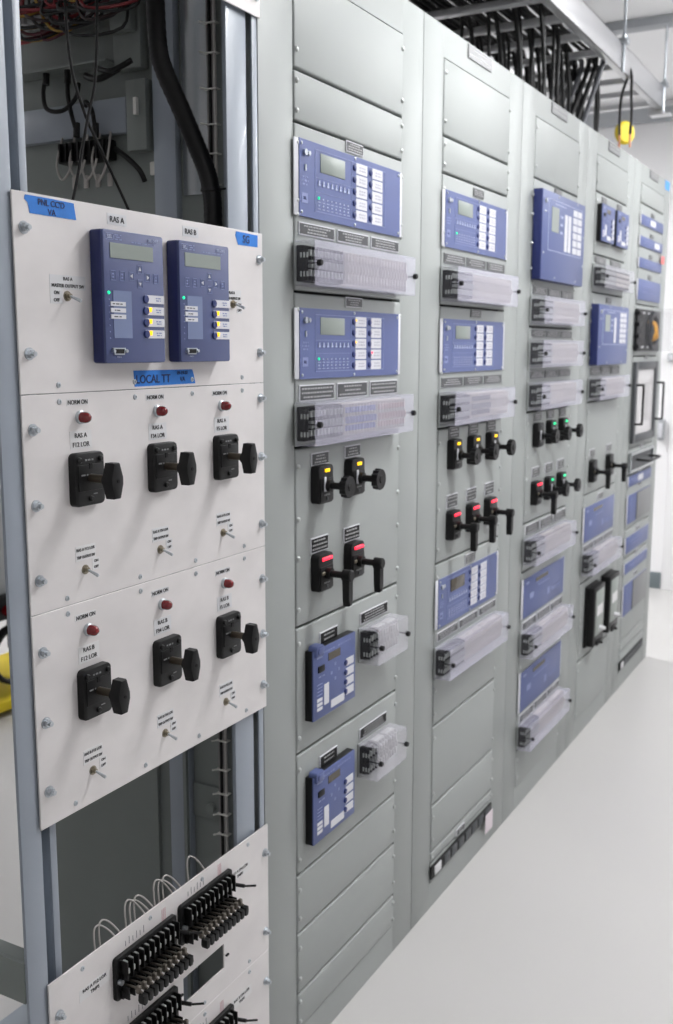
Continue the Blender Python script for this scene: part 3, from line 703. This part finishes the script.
def sticker(P_, x0, x1, z0, z1, lines, m=STICK, hh=.007):
    s = part('paper_label', lambda b: box(b, x0, x1, -.0049, -.0044, z0, z1), m, P_)
    n = len(lines)
    for i, ln in enumerate(lines):
        zc = z1-(z1-z0)*(i+.5)/n
        wmax = (x1-x0)*.9
        o = lettering(s, ln, (x0+x1)/2, zc, hh, -.0050, INK)
        wd = TEXT[ln][1]*o.scale.x
        if wd > wmax: o.scale.x *= wmax/wd
    return s
COLX = (-.469, -.296, -.122)
FN = ('F12', 'F34', 'F5')
CN = ('left', 'middle', 'right')
for r, (zl, zlab, zlor, ztog, P_, ras) in enumerate(((1.425, 1.393, 1.298, 1.203, P2, 'A'), (1.112, 1.077, .979, .893, P3, 'B'))):
    for i, X in enumerate(COLX):
        rn = 'upper' if r == 0 else 'lower'
        sticker(P_, X-.030, X+.014, zl+.017, zl+.027, ['NORM ON'], STICKW if i == 0 else STICK, .0065)
        sticker(P_, X-.026, X+.018, zlab-.013, zlab+.013, ['RAS '+ras, FN[i]+' LOR'], STICKW if i == 0 else STICK, .0068)
        t = thing('indicator_lamp', 'red domed indicator lamp, %s one in the %s row of white panels' % (CN[i], rn), 'indicator lamp', (X-.004+PX, -.0045, zl), 'red indicator lamps')
        part('bezel_ring', lambda b: lathe(b, (0, 0, 0), (0, -1, 0), [(0, .0098), (.004, .0094), (.005, .008)], 20), STEEL, t, key='ilr')
        part('lens', lambda b: lathe(b, (0, -.003, 0), (0, -1, 0), [(0, .0082), (.008, .0082), (.012, .0072), (.015, .005), (.0165, .002)], 20), RED, t, key='ill')
        # lockout switch
        t = thing('lockout_switch', 'black lockout switch with hexagonal handle, %s one in the %s row' % (CN[i], rn), 'switch', (X-.031+PX, -.0045, zlor), 'black lockout switches')
        bw, bh = .062, .077
        part('bezel', lambda b: (prism(b, rrect(0, bw, 0, bh, .008), 0, -.012, .003), box(b, .006, bw-.006, -.0135, -.011, .022, bh-.017, .001)), BLACK, t, key='lob')
        for sx, sz in ((.009, bh-.010), (bw-.009, bh-.010), (bw*.5, .010)):
            part('mounting_screw', lambda b: lathe(b, (0, 0, 0), (0, -1, 0), [(0, .0045), (.002, .0045), (.0035, .003)], 12), BLACK, t, (sx, -.012, sz), key='los')
        part('target_window', lambda b: box(b, bw*.5-.003, bw*.5+.003, -.0142, -.013, bh*.70, bh*.80), BLACKM, t, key='low')
        part('lettering', lambda b: (marks(b, .016, bw-.016, bh-.013, bh-.008, 1, -.012, 4), marks(b, .010, .026, bh*.56, bh*.62, 1, -.0137, 6), marks(b, .034, .046, bh*.2, bh*.24, 1, -.0137, 6)), ENGG, t, key='lolt')
        part('shaft', lambda b: (cyl(b, (0, -.012, 0), (0, -.052, 0), .0062, n=16),), mat('shaft_metal', (84, 76, 66), .35, metal=.6), t, (bw/2, 0, bh*.52), key='losh')
        def hexh(b):
            P = [(-.0062, .0258), (.0062, .0258), (.0128, .005), (.0128, -.005), (.0062, -.0258), (-.0062, -.0258), (-.0128, -.005), (-.0128, .005)]
            prism(b, P, -.046, -.064, .0035)
            cyl(b, (0, -.040, 0), (0, -.047, 0), .009, n=14)
        part('handle', hexh, BLACK, t, (bw/2, 0, bh*.50), key='loh')
        part('set_screw', lambda b: cyl(b, (0, -.0635, 0), (0, -.0648, 0), .0028, n=10), BLACKM, t, (bw/2, 0, bh*.50), key='loss')
        # toggle
        def toggle(X, Z, label):
            t = thing('toggle_switch', label, 'switch', (X+PX, -.0045, Z), 'small metal toggle switches')
            part('nut', lambda b: (lathe(b, (0, 0, 0), (0, -1, 0), [(0, .0072), (.001, .0072)], 16), cyl(b, (0, -.001, 0), (0, -.0035, 0), .0056, n=6), cyl(b, (0, -.0035, 0), (0, -.007, 0), .0035, n=12)), BRASS, t, key='tgn')
            part('lever', lambda b: lathe(b, (0, -.006, 0), (.12, -1, -.42), [(0, .0016), (.012, .0024), (.018, .0026), (.019, .0018)], 12), STEEL, t, key='tgl')
        s = sticker(P_, X-.024, X+.018, ztog+.014, ztog+.036, ['RAS %s %s LOR' % (ras, FN[i]), 'TRIP OUTPUT SW'], STICKW if i == 0 else STICK, .0045)
        sticker(P_, X+.010, X+.026, ztog-.004, ztog+.014, ['ON', 'OFF'], STICKW if i == 0 else STICK, .0042)
        toggle(X-.005, ztog, 'small metal toggle switch, %s one in the %s row of white panels' % (CN[i], rn))
# controllers
sticker(P1, -.402, -.360, 1.700, 1.716, ['RAS A'], hh=.0085)
sticker(P1, -.225, -.183, 1.700, 1.716, ['RAS B'], hh=.0085)
sticker(P1, -.522, -.452, 1.603, 1.622, ['RAS A', 'MASTER OUTPUT SW'], STICK, .0048); sticker(P1, -.522, -.498, 1.583, 1.603, ['ON', 'OFF'], STICK, .0048)
sticker(P1, -.118, -.062, 1.603, 1.622, ['RAS B', 'MASTER OUTPUT SW'], STICK, .0048); sticker(P1, -.075, -.06, 1.583, 1.603, ['ON', 'OFF'], STICK, .0048)
toggle(-.489, 1.594, 'small metal toggle switch left of the left blue controller')
toggle(-.087, 1.598, 'small metal toggle switch right of the right blue controller')
def controller(x0, label):
    t = thing('automation_controller', label, 'controller', (x0+PX, -.0045, 1.501), 'blue wall controllers')
    w_, h, d = .1345, .188, .026
    part('case', lambda b: box(b, 0, w_, -d+.003, 0, .0, h, .004, 3), BLUES, t, key='acc')
    fp = part('front_panel', lambda b: prism(b, rrect(.0003, w_-.0003, .0003, h-.0003, .004), -d+.004, -d, .0012), BLUED, t, key='acf')
    y = -d; dx = .4425     # measured X minus case left
    def X(v): return v+dx
    part('display', lambda b: box(b, X(-.424)-.004, X(-.330)-.003, y-.0008, y, .149, .170), LCD, fp, key='acd')
    def pr(b):
        frame(b, .0060, .0225, y-.0005, y, .1735, .183, .0009)
        marks(b, .024, .042, .1735, .183, 3, y, 2); marks(b, .052, .126, .1722, .1752, 1, y, 9)
        for kx in (.0145, .034, .110):
            frame(b, kx, kx+.011, y-.0006, y, .1175, .1315, .0007); marks(b, kx+.002, kx+.010, .120, .129, 2, y, 4)
        for cx, cz in ((.0785, .136), (.0785, .1155), (.060, .1255), (.096, .1255)):
            P = [(cx-.005, cz-.005), (cx+.005, cz-.005), (cx+.005, cz+.005), (cx-.005, cz+.005)]
            frame(b, cx-.0055, cx+.0055, y-.0006, y, cz-.006, cz+.006, .0006)
    part('printed_marks', pr, PRINTD, fp, key='acp')
    def arr(b):
        for cx, cz, a in ((.0785, .136, 90), (.0785, .1155, 270), (.060, .1255, 180), (.096, .1255, 0)):
            P = [(cx+.0034*math.cos(math.radians(a+q)), cz+.0034*math.sin(math.radians(a+q))) for q in (0, 120, 240)]
            prism(b, P, y, y-.0008)
    part('arrow_keys', arr, WHITE, fp, key='aca')
    part('label_pocket', lambda b: box(b, .018, .058, y-.0006, y, .036, .1035), mat('label_pocket', (112, 124, 158), .3), fp, key='acw')
    part('write_on_label', lambda b: [box(b, .012, .044, y-.0014, y, z, z+.0062) for z in (.0815, .0725, .0635)], WHITE, fp, key='acl')
    part('lettering', lambda b: [marks(b, .015, .038, z+.0015, z+.0045, 1, y-.0014, int(z*1e4)) for z in (.0815, .0725, .0635)], INK, fp, key='aclt')
    part('target_dots', lambda b: [lathe(b, (.0095, y, .0995-.0091*i), (0, -1, 0), [(0, .0012), (.0008, .001)], 8) for i in range(1, 8)], PRINTD, fp, key='actd')
    part('status_light', lambda b: lathe(b, (.0095, y, .1000), (0, -1, 0), [(0, .0026), (.0012, .002)], 12), LEDG, fp, key='acsl')
    for r in range(4):
        z = .0940-.0172*r
        lb = part('button_label', lambda b: (box(b, .002, .0425, -.001, 0, -.006, .006)), WHITE, fp, (.0905, y, z), key='acb')
        part('push_button', lambda b: lathe(b, (0, 0, 0), (0, -1, 0), [(0, .0062), (.0015, .0062), (.0024, .005)], 16), BTN, fp, (.0905, y, z), key='acbb')
        part('lettering', lambda b: marks(b, .020, .038, -.0035, .0035, 2, -.001, 7), PRINTD, lb, key='acblt')
        if r: part('button_light', lambda b: prism(b, [(.0065, .005), (.0125, .005), (.0115, -.0015), (.0075, -.0015)], -.001, -.0018), LEDY, lb, key='acby')
    def port(b):
        P = [(-.011, .0035), (.011, .0035), (.0085, -.004), (-.0085, -.004)]
        prism(b, [(x_*1.25, z_*1.35) for x_, z_ in P], y, y-.002); 
        cyl(b, (-.0135, y, 0), (-.0135, y-.005, 0), .0026, n=8); cyl(b, (.0135, y, 0), (.0135, y-.005, 0), .0026, n=8)
    part('serial_port', port, STEEL, fp, (.027, 0, .0175), key='acpo')
    part('port_socket', lambda b: prism(b, [(-.0095, .003), (.0095, .003), (.0075, -.0035), (-.0075, -.0035)], y-.002, y-.0034), BLACKM, fp, (.027, 0, .0175), key='acps')
    lettering(fp, 'SEL', .0143, .1783, .0055, y-.0006, PRINT, name='printed_logo')
    lettering(fp, 'SEL-2411', .110, .1795, .0045, y-.0006, PRINT, name='model_lettering')
    lettering(fp, 'PORT 3', .027, .0088, .0022, y-.0004, PRINT)
    return t
controller(-.4425, 'blue controller box with lit yellow buttons below the RAS A label')
controller(-.2690, 'blue controller box with lit yellow buttons below the RAS B label')
# masking tape
def tape(name, pts, lines, label):
    o = part(name, lambda b: prism(b, pts, -.0046, -.0051), TAPE, None, (PX, 0, 0))
    tag(o, label, 'tape', 'blue masking tape pieces')
    for s, x, z, h in lines: lettering(o, s, x, z, h, -.0052, mat('marker_ink', (18, 30, 78), .6), rot=.0, name='handwriting')
tape('masking_tape', [(-.560, 1.7215), (-.562, 1.716), (-.556, 1.712), (-.553, 1.6985), (-.466, 1.6985), (-.470, 1.7205), (-.51, 1.7215)], [("PNL CC'D", -.513, 1.715, .0085), ('VA', -.513, 1.7035, .008)],
     'blue masking tape at the top left corner of the white panel, handwritten PNL on it')
tape('masking_tape', [(-.075, 1.7215), (-.008, 1.7205), (-.008, 1.7000), (-.069, 1.6995), (-.077, 1.714)], [('SG', -.045, 1.7105, .013)],
     'blue masking tape at the top right corner of the white panel, handwritten SG')
tape('masking_tape', [(-.354, 1.489), (-.207, 1.4885), (-.204, 1.4825), (-.199, 1.4655), (-.352, 1.4645)], [('LOCAL TT', -.307, 1.4755, .013), ('09-19-22', -.234, 1.4835, .0055), ('VA', -.234, 1.4735, .0075)],
     'long blue masking tape below the two blue controllers, handwritten LOCAL TT')

# test terminal blocks on the lower white panel
def terminal(x, z, label, hh=.074):
    t = thing('knife_switch_block', label, 'terminal block', (x+PX, -.0045, z), 'black knife switch blocks')
    w_ = .156; n = 10
    part('base_plate', lambda b: prism(b, rrect(0, w_, 0, hh, .006), 0, -.007, .0015), BLACK, t, key='kbp')
    def fins(b):
        for i in range(n+1):
            xx = .012+i*(w_-.024)/n
            box(b, xx-.0009, xx+.0009, -.022, -.006, hh*.50, hh-.006)
            box(b, xx-.0009, xx+.0009, -.024, -.006, .004, hh*.34)
        box(b, .010, w_-.010, -.013, -.006, hh*.40, hh*.56); box(b, .010, w_-.010, -.012, -.006, .002, hh*.2)
    part('divider', fins, BLACK, t, key='kbf')
    for i in range(n):
        xx = .012+(i+.5)*(w_-.024)/n
        part('contact_clip', lambda b: (box(b, -.0026, .0026, -.0185, -.006, hh*.60, hh*.72, .0008, 1), cyl(b, (0, -.006, hh*.84), (0, -.014, hh*.84), .0032, n=8)), SCREWM, t, (xx, 0, 0), key='kbc')
        bl = part('knife_blade', lambda b: (tube(b, [(0, -.008, hh*.30), (0, -.030, hh*.33), (0, -.044, hh*.26)], .0019, 6, 3), box(b, -.0032, .0032, -.040, -.033, hh*.22, hh*.40, .0008, 1)), mat('dull_blade', (118, 112, 104), .4, metal=.7), t, (xx, 0, 0), key='kbb')
        part('finger_grip', lambda b: (prism(b, [(-.0048, hh*.24), (.0048, hh*.24), (.0058, hh*.10), (.0030, hh*.02), (-.0030, hh*.02), (-.0058, hh*.10)], -.040, -.052, .0012)), BLACK, bl, key='kbg')
    part('end_screw', lambda b: (cyl(b, (.007, -.006, hh*.45), (.007, -.014, hh*.45), .0045, n=12), cyl(b, (w_-.006, -.006, hh*.6), (w_-.006, -.014, hh*.6), .0045, n=12)), STEEL, t, key='kbs')
    part('side_rod', lambda b: (cyl(b, (w_-.004, -.008, hh*.60), (w_+.006, -.030, hh*.56), .0036, n=8), cyl(b, (w_+.006, -.030, hh*.56), (w_+.020, -.046, hh*.54), .0020, n=8)), BLACK, t, key='kbr')
    return t
terminal(-.447, .492, 'black knife switch block at the upper left of the lower white panel')
terminal(-.280, .497, 'black knife switch block at the upper right of the lower white panel')
terminal(-.447, .358, 'black knife switch block below the upper left one, at the photo bottom edge')
terminal(-.280, .222, 'black knife switch block below the dark rectangular cut-out, at the bottom edge of the photo')
def ptext(P_, s, x, z, h): 
    g = part('printed_label', lambda b: box(b, x-.034, x+.034, -.0047, -.0044, z-.010, z+.010), STICKW, P_)
    o = lettering(g, s[0], x, z+.005, h, -.0048); o2 = lettering(g, s[1], x, z-.005, h, -.0048)
ptext(P4, ('RAS A F12 LOR', 'TRIPS'), -.488, .545, .0058); ptext(P4, ('RAS A F34 LOR', 'TRIPS'), -.090, .545, .0058)
ptext(P5, ('RAS B F34 LOR', 'TRIPS'), -.090, .285, .0058)
for x, z, P_ in ((-.385, .576, P4), (-.22, .580, P4), (-.385, .443, P4), (-.22, .305, P5)):
    part('wire_label', lambda b: [box(b, x-.03+i*.009, x-.0285+i*.009, -.0047, -.0044, z-.005, z+.004+.004*(i % 2)) for i in range(6)], ENGG, P_)
for x, z, P_ in ((-.322, .575, P4), (-.16, .580, P4), (-.16, .305, P5)):
    part('red_print', lambda b: [box(b, x+i*.004, x+.0018+i*.004, -.0047, -.0044, z-.012, z+.012) for i in range(3)], mat('faded_red', (200, 160, 165), .6), P_)

# ------------------------------------------------------------------ inside the open rack
sp = CABS[0]   # the nearest grey cabinet's side is the backdrop of the rack
rp('side_sheet', lambda b: box(b, -.0045, -.0015, .07, .598, 0, 2.34), INNER)  # cabinet side sheet, its shade is carried by the darker grey
rp('corner_post', lambda b: box(b, -.022, -.005, .166, .216, 0, 2.34, .001), FRAMEP)
rp('galvanised_strip', lambda b: (box(b, -.008, -.005, .094, .160, 1.80, 2.34, .001)), SHINE)
rp('cross_bar', lambda b: (box(b, -.022, -.005, .30, .56, 2.045, 2.112, .001), box(b, -.050, -.022, .30, .56, 2.045, 2.049)), INNER)
rp('cross_bar', lambda b: (box(b, -.022, -.005, .28, .56, 1.922, 1.985, .001)), FRAMEP)
rp('upright_box', lambda b: (box(b, -.03, -.005, .226, .272, 1.885, 2.010, .001)), INNER)
rp('upper_box', lambda b: (box(b, -.03, -.005, .235, .30, 2.03, 2.30, .004), box(b, -.05, -.03, .24, .29, 2.09, 2.30, .004)), INNER)
rp('bracket', lambda b: (box(b, -.010, -.005, .10, .175, .585, .655, .001), cyl(b, (-.010, .118, .612), (-.022, .118, .612), .010, n=12)), INNER)
rp('lower_upright', lambda b: (box(b, -.014, -.005, .255, .262, 0, 1.0), box(b, -.03, -.005, .168, .176, 0, 1.0)), INNER)
rp('hinge_clip', lambda b: (box(b, -.012, -.005, .215, .235, 1.842, 1.866, .002), box(b, -.045, -.038, .236, .243, 1.945, 1.975)), TIE)
t = thing('terminal_strip', 'black terminal strip with grey wire loops inside the open rack', 'terminal strip', (-.005, .38, 1.875))
part('body', lambda b: (box(b, -.030, 0, -.062, .062, 0, .038, .003), [box(b, -.036, -.028, -.058+i*.0155, -.056+i*.0155, .002, .036) for i in range(8)]), BLACK, t)
for i, (y0, r) in enumerate(((.045, .035), (.012, .03), (-.018, .04), (-.045, .045))):
    part('wire_loop', lambda b: tube(b, [(-.02, y0+.012, .05), (-.035, y0+.015, 0.0), (-.038, y0, -r*.9), (-.035, y0-.02, -.01), (-.02, y0-.02, .05)], .0022, 6, 6), GWIRE, t)
for i in range(4): part('marker_sleeve', lambda b: box(b, -.004, 0, -.050+i*.03, -.038+i*.03, -.045, -.02, .002), GWIRE, t)
def cable_thing(name, pts, r, m, label, cat='cable', group=None, ribs=False, n=8, k=6):
    o = part(name, lambda b: tube(b, pts, r, n, k, ribs), m)
    return tag(o, label, cat, group)
cable_thing('thin_cable', [(-.343, .12, 2.20), (-.340, .12, 1.98), (-.312, .12, 1.89), (-.27, .12, 1.83), (-.213, .12, 1.752), (-.15, .12, 1.66)], .0024, CABLE, 'thin black cable inside the open rack crossing from upper left to lower right', group='crossed thin cables')
cable_thing('thin_cable', [(-.280, .11, 2.20), (-.285, .11, 2.02), (-.295, .11, 1.93), (-.315, .11, 1.87), (-.352, .11, 1.75), (-.39, .11, 1.66)], .0024, CABLE, 'thin black cable inside the open rack crossing from upper right to lower left', group='crossed thin cables')
CP = [(-0.122, 0.12, 2.241), (-0.128, 0.12, 2.162), (-0.128, 0.12, 2.1), (-0.126, 0.118, 2.029), (-0.119, 0.112, 1.99), (-0.087, 0.1, 1.928), (-0.068, 0.085, 1.873), (-0.058, 0.072, 1.832), (-0.058, 0.062, 1.797), (-0.059, 0.058, 1.76), (-0.061, 0.058, 1.677), (-0.064, 0.058, 1.572)]
cond = cable_thing('corrugated_conduit', CP, .0165, CABLE,
            'thick black corrugated conduit curving down inside the open rack', 'conduit', ribs=True, n=16, k=10)
tx, ty, tz = CP[8]
part('cable_tie', lambda b: (lathe(b, (tx, ty, tz), (0, 0, 1), [(-.003, .0185), (.003, .0185)], 16), cyl(b, (tx, ty-.018, tz), (tx+.045, ty-.03, tz+.010), .0018, n=6)), BLACK, cond)
cond['label'] = 'thick black corrugated conduit curving down inside the open rack'
def wires(z0, z1, ties, label):
    t = thing('wire_bundle', label, 'wire bundle', (-.020, .080, z0), 'tied vertical wire bundles')
    for i in range(4):
        part('wire', lambda b: cyl(b, (-.004+.003*(i % 2), i*.0055-.006, 0), (-.004+.003*(i % 2), i*.0055-.006, z1-z0), .0030, n=8), (GWIRE, WBUND, CABLE, WBUND)[i], t)
    for z in ties:
        part('cable_tie', lambda b: (box(b, -.010, .004, -.012, .014, -.0010, .0010), cyl(b, (-.008, .010, 0), (-.019, .016, .001), .0018, n=8)), TIE, t, (0, 0, z-z0), key='wtie')
wires(1.60, 2.34, [2.085, 2.035, 1.975, 1.915, 1.865, 1.812], 'vertical bundle of wires with white ties behind the rack post, above the white panels')
wires(.40, .90, [.765, .705, .655, .612, .57], 'vertical bundle of wires with white ties behind the rack post, below the white panels')
# wiring harness at the top left of the rack
cols = [(120, 26, 34), (150, 60, 66), (165, 130, 50), (16, 16, 18), (80, 26, 40), (20, 20, 22), (40, 20, 22), (24, 24, 26)]
t = thing('wiring_harness', 'tangle of red, yellow and black wires at the top left inside the open rack', 'wires', (-.015, .42, 2.098))
rnd = random.Random(5)
for i in range(40):
    m_ = mat('wire_%d' % (i % 8), cols[i % 8], .45)
    a = rnd.uniform(-.09, .12); zz = rnd.uniform(-.01, .05)
    part('harness_wire', lambda b: tube(b, [(-.04, a+rnd.uniform(-.02, .05), .16), (-.05-rnd.uniform(0, .03), a+rnd.uniform(-.05, .04), .07), (-.06-rnd.uniform(0, .03), a-rnd.uniform(0, .06), zz), (-.05, a-.08-rnd.uniform(0, .05), zz+rnd.uniform(0, .03)), (-.04, a-.13, .07), (-.03, a-.15, .16)], rnd.uniform(.0022, .0036), 6, 5), m_, t)
part('terminal_row', lambda b: [box(b, -.05, -.01, -.09+i*.022, -.074+i*.022, .032, .06, .002) for i in range(9)], STICK, t)
t = thing('plug_cables', 'short black plug cables looping between the two cross bars inside the rack', 'cables', (-.02, .42, 2.03))
part('cable_loop', lambda b: tube(b, [(-.01, .045, .018), (-.02, .047, -.02), (-.03, .03, -.055), (-.03, -.01, -.062), (-.02, -.035, -.04), (-.012, -.036, -.012)], .0042, 8, 6), CABLE, t)
part('cable_loop', lambda b: tube(b, [(-.012, -.01, .012), (-.02, -.015, -.03), (-.028, -.03, -.07), (-.02, -.035, -.105)], .0042, 8, 6), CABLE, t)
part('cable_loop', lambda b: tube(b, [(-.012, -.052, -.055), (-.022, -.062, -.05), (-.026, -.08, -.07), (-.02, -.082, -.115)], .0042, 8, 6), CABLE, t)
for p_ in ((-.012, .045, .02), (-.012, -.01, .016), (-.02, -.035, -.085), (-.02, -.082, -.09)): part('plug', lambda b: cyl(b, p_, (p_[0]-.002, p_[1], p_[2]-.026), .0065, n=10), BLACK, t)
for i, (ya, za) in enumerate(((.30, 2.19), (.33, 2.03), (.36, 2.02))):
    cable_thing('harness_branch', [(-.06, ya-.02, za), (-.07, ya-.06, za-.012), (-.06, ya-.10, za+.004)], (.011, .005, .006)[i], CABLE if i else DKGREY,
                ('thick taped wire branch near the conduit inside the rack', 'thin black wire branch left of the corner post', 'black wire run along the upper cross bar')[i])
cable_thing('harness_branch', [(-.02, .31, 1.895), (-.03, .275, 1.875), (-.03, .245, 1.850), (-.02, .24, 1.83)], .005, CABLE, 'black wire branch hanging beside the terminal strip')
# grey wire loops rising behind the lower panel
spots = [(-.50, 1), (-.482, 0), (-.43, 1), (-.415, 0), (-.318, 1), (-.302, 0), (-.288, 1), (-.17, 0)]
t = thing('grey_wire_loops', 'pale grey wires looping over the top edge behind the lower white panel', 'wires', (-.30, .02, .567))
for i, xx in enumerate((-.150, -.138, -.075, -.063, -.052, .000, .012, .024, .095)):
    q = .016+.003*(i % 3)
    part('wire_loop', lambda b: tube(b, [(xx, 0, -.06), (xx-.002, .010, .0), (xx+.006, .018, .018+q), (xx+.024, .016, .014+q), (xx+.040, .0, 0.0), (xx+.044, -.008, -.05)], .0016, 6, 6), GWIRE, t)

# ------------------------------------------------------------------ cable ladder above the cabinets
L = thing('cable_ladder', 'aluminium cable ladder hung above the row of cabinets', 'cable ladder', (1.0, 0, 2.6))
def lp(n, f, m, **k): return part(n, f, m, L, (-1.0, 0, -2.6), **k)
def railf(y0, s):
    def f(b):
        box(b, .1, 3.42, y0, y0+.004, 2.60, 2.70, .001)
        a, c = (y0, y0+.03) if s > 0 else (y0-.026, y0+.004)
        box(b, .1, 3.42, a, c, 2.60, 2.604, .001); box(b, .1, 3.42, a, c, 2.696, 2.70, .001)
    return f
lp('side_rail', railf(.036, 1), RAILM); lp('side_rail', railf(.64, -1), RAILM)
RX = [1.745+.2295*i for i in range(-7, 8)]
for x in RX: lp('rung', lambda b: box(b, x-.015, x+.015, .040, .640, 2.606, 2.628, .002), RAILM)
lp('end_plate', lambda b: (box(b, 3.415, 3.425, .03, .10, 2.58, 2.71, .001), box(b, 3.40, 3.46, .0, .09, 2.575, 2.583, .001)), RAILM)
for x, nm in ((2.645, 'nearer'), (3.40, 'farther'), (1.3, 'nearest, out of frame')):
    t = thing('hanger_rod', 'threaded steel hanger rod holding the cable ladder, the %s one' % nm, 'hanger rod', (x, .03, 2.70), 'ladder hanger rods')
    part('rod', lambda b: cyl(b, (0, 0, -.11), (0, 0, .26), .0055, n=10), STEEL, t, key='hr')
    part('clamp', lambda b: (box(b, -.018, .018, -.018, .018, -.008, .014, .002), cyl(b, (0, 0, .014), (0, 0, .026), .010, n=6)), STEEL, t, key='hc')
tr = struct('trim_2', lambda b: (box(b, 3.38, 3.46, YF, YB, 2.962, 3.0, .002)), TRIMM)
struct('trim_3', lambda b: (box(b, 1.26, 1.34, YF, YB, 2.962, 3.0, .002)), TRIMM)
rnd = random.Random(11)
ends = [1.86, 2.10, 2.33, 2.56, 2.78]
for i in range(60):
    y = .095+.0178*((i*7) % 30); lay = i % 3 if i < 30 else (i+1) % 3; z = 2.642+.021*lay; xe = ends[i % 5]+rnd.uniform(-.05, .05)
    P = [(.15, y, z), (1.0, y, z), (xe-.45, y, z), (xe-.12, y, z+.004), (xe-.02, y, z-.05), (xe+rnd.uniform(-.03, .05), y, z-.22), (xe+rnd.uniform(-.03, .05), y, 2.288)]
    cable_thing('ladder_cable', P, rnd.choice([.0062, .0072, .0078]), CABLE, 'black cable lying on the ladder and dropping into the cabinets', group='black cables on the ladder', n=8, k=4)
for i in range(7):
    x = 2.52+.02*i; y = .08+.034*i
    cable_thing('drop_cable', [(x+.10, y+.1, 2.68), (x+.05, y+.02, 2.66), (x+.01, y, 2.60), (x-.04-.02*i*.3, y+.03, 2.45), (x-.10-.012*i, y+.06, 2.289)], .0095, CABLE if i % 3 else mat('grey_jacket', (96, 98, 104), .45),
                'thick black cable dropping off the ladder end into the third cabinet', group='cables dropping from the ladder end', n=8, k=5)
t = thing('pigtail_cords', 'two black cords with orange tips hanging from the cable ladder', 'cords', (2.80, .05, 2.60))
for dy in (-.024, .024):
    part('cord', lambda b: tube(b, [(0, 0, .06), (-.01, dy*.3-.012, .01), (0, dy*.8, -.06), (0, dy, -.14), (0, dy*.9, -.215)], .0055, 8, 5), CABLE, t)
    part('orange_tip', lambda b: cyl(b, (0, dy*.9, -.215), (.003, dy*.9, -.265), .0045, n=8), mat('tip_orange', (232, 160, 120), .5), t)
t = part('yellow_tag', lambda b: lathe(b, (2.87, .072, 2.405), (-.8, -1, 0), [(0, .046), (.012, .046), (.02, .038)], 28), YELLOW)
tag(t, 'round yellow tag hanging with the black cords above the fourth cabinet', 'tag')

# wall boxes beside the door
def wallbox(y, z, wy, wz, label):
    t = thing('wall_box', label, 'wall box', (XR, y, z), 'small boxes on the far wall')
    part('body', lambda b: box(b, -.05, -.0005, -wy/2, wy/2, -wz/2, wz/2, .006), TRIMM, t)
    part('face_plate', lambda b: box(b, -.056, -.049, -wy*.3, wy*.3, -wz*.35, wz*.35, .002), WHITE, t)
wallbox(.285, 1.02, .036, .13, 'small grey box on the far white wall, lower of two right of the last cabinet')
wallbox(.245, 1.47, .04, .05, 'small square grey box on the far white wall, upper of two')

# cart far behind the rack at the left edge
t = thing('equipment_cart', 'yellow based equipment cart with black hose coil seen past the left rack post', 'cart', (1.42, 2.32, 0))
part('base', lambda b: (box(b, -.35, .45, -.18, .35, .02, .07, .015), [cyl(b, (x, y, .03), (x+.03, y, .03), .03, n=16) for x in (-.3, .35) for y in (-.12, .28)]), YELLOW, t)
part('cabinet', lambda b: box(b, -.32, .42, -.12, .33, .50, .95, .01), mat('cart_grey', (180, 182, 184), .5), t)
part('shelf', lambda b: (box(b, -.32, .42, -.15, .33, .40, .50, .005), [box(b, x, x+.03, y, y+.03, .1, .42) for x in (-.31, .38) for y in (-.12, .29)]), BLACK, t)
part('hose_coil', lambda b: [tube(b, [(.0+.13*math.cos(a*PI/6), -.12-.01*j, .24+.12*math.sin(a*PI/6)) for a in range(13)], .010, 8, 3) for j in range(4)] + [tube(b, [(-.22+.10*math.cos(a*PI/6), -.13-.01*j, .22+.10*math.sin(a*PI/6)) for a in range(13)], .010, 8, 3) for j in range(3)], BLACK, t)
part('red_knob', lambda b: [cyl(b, (x, -.15, .44), (x, -.18, .44), .025, n=16) for x in (-.2, -.05, .1)], RED, t)

# ------------------------------------------------------------------ view
vs = SC.view_settings
vs.view_transform = 'Standard'; vs.look = 'None'; vs.gamma = 1; vs.use_curve_mapping = False
vs.exposure = -0.32
SC.cycles.max_bounces = 8; SC.cycles.transparent_max_bounces = 24; SC.cycles.use_denoising = True
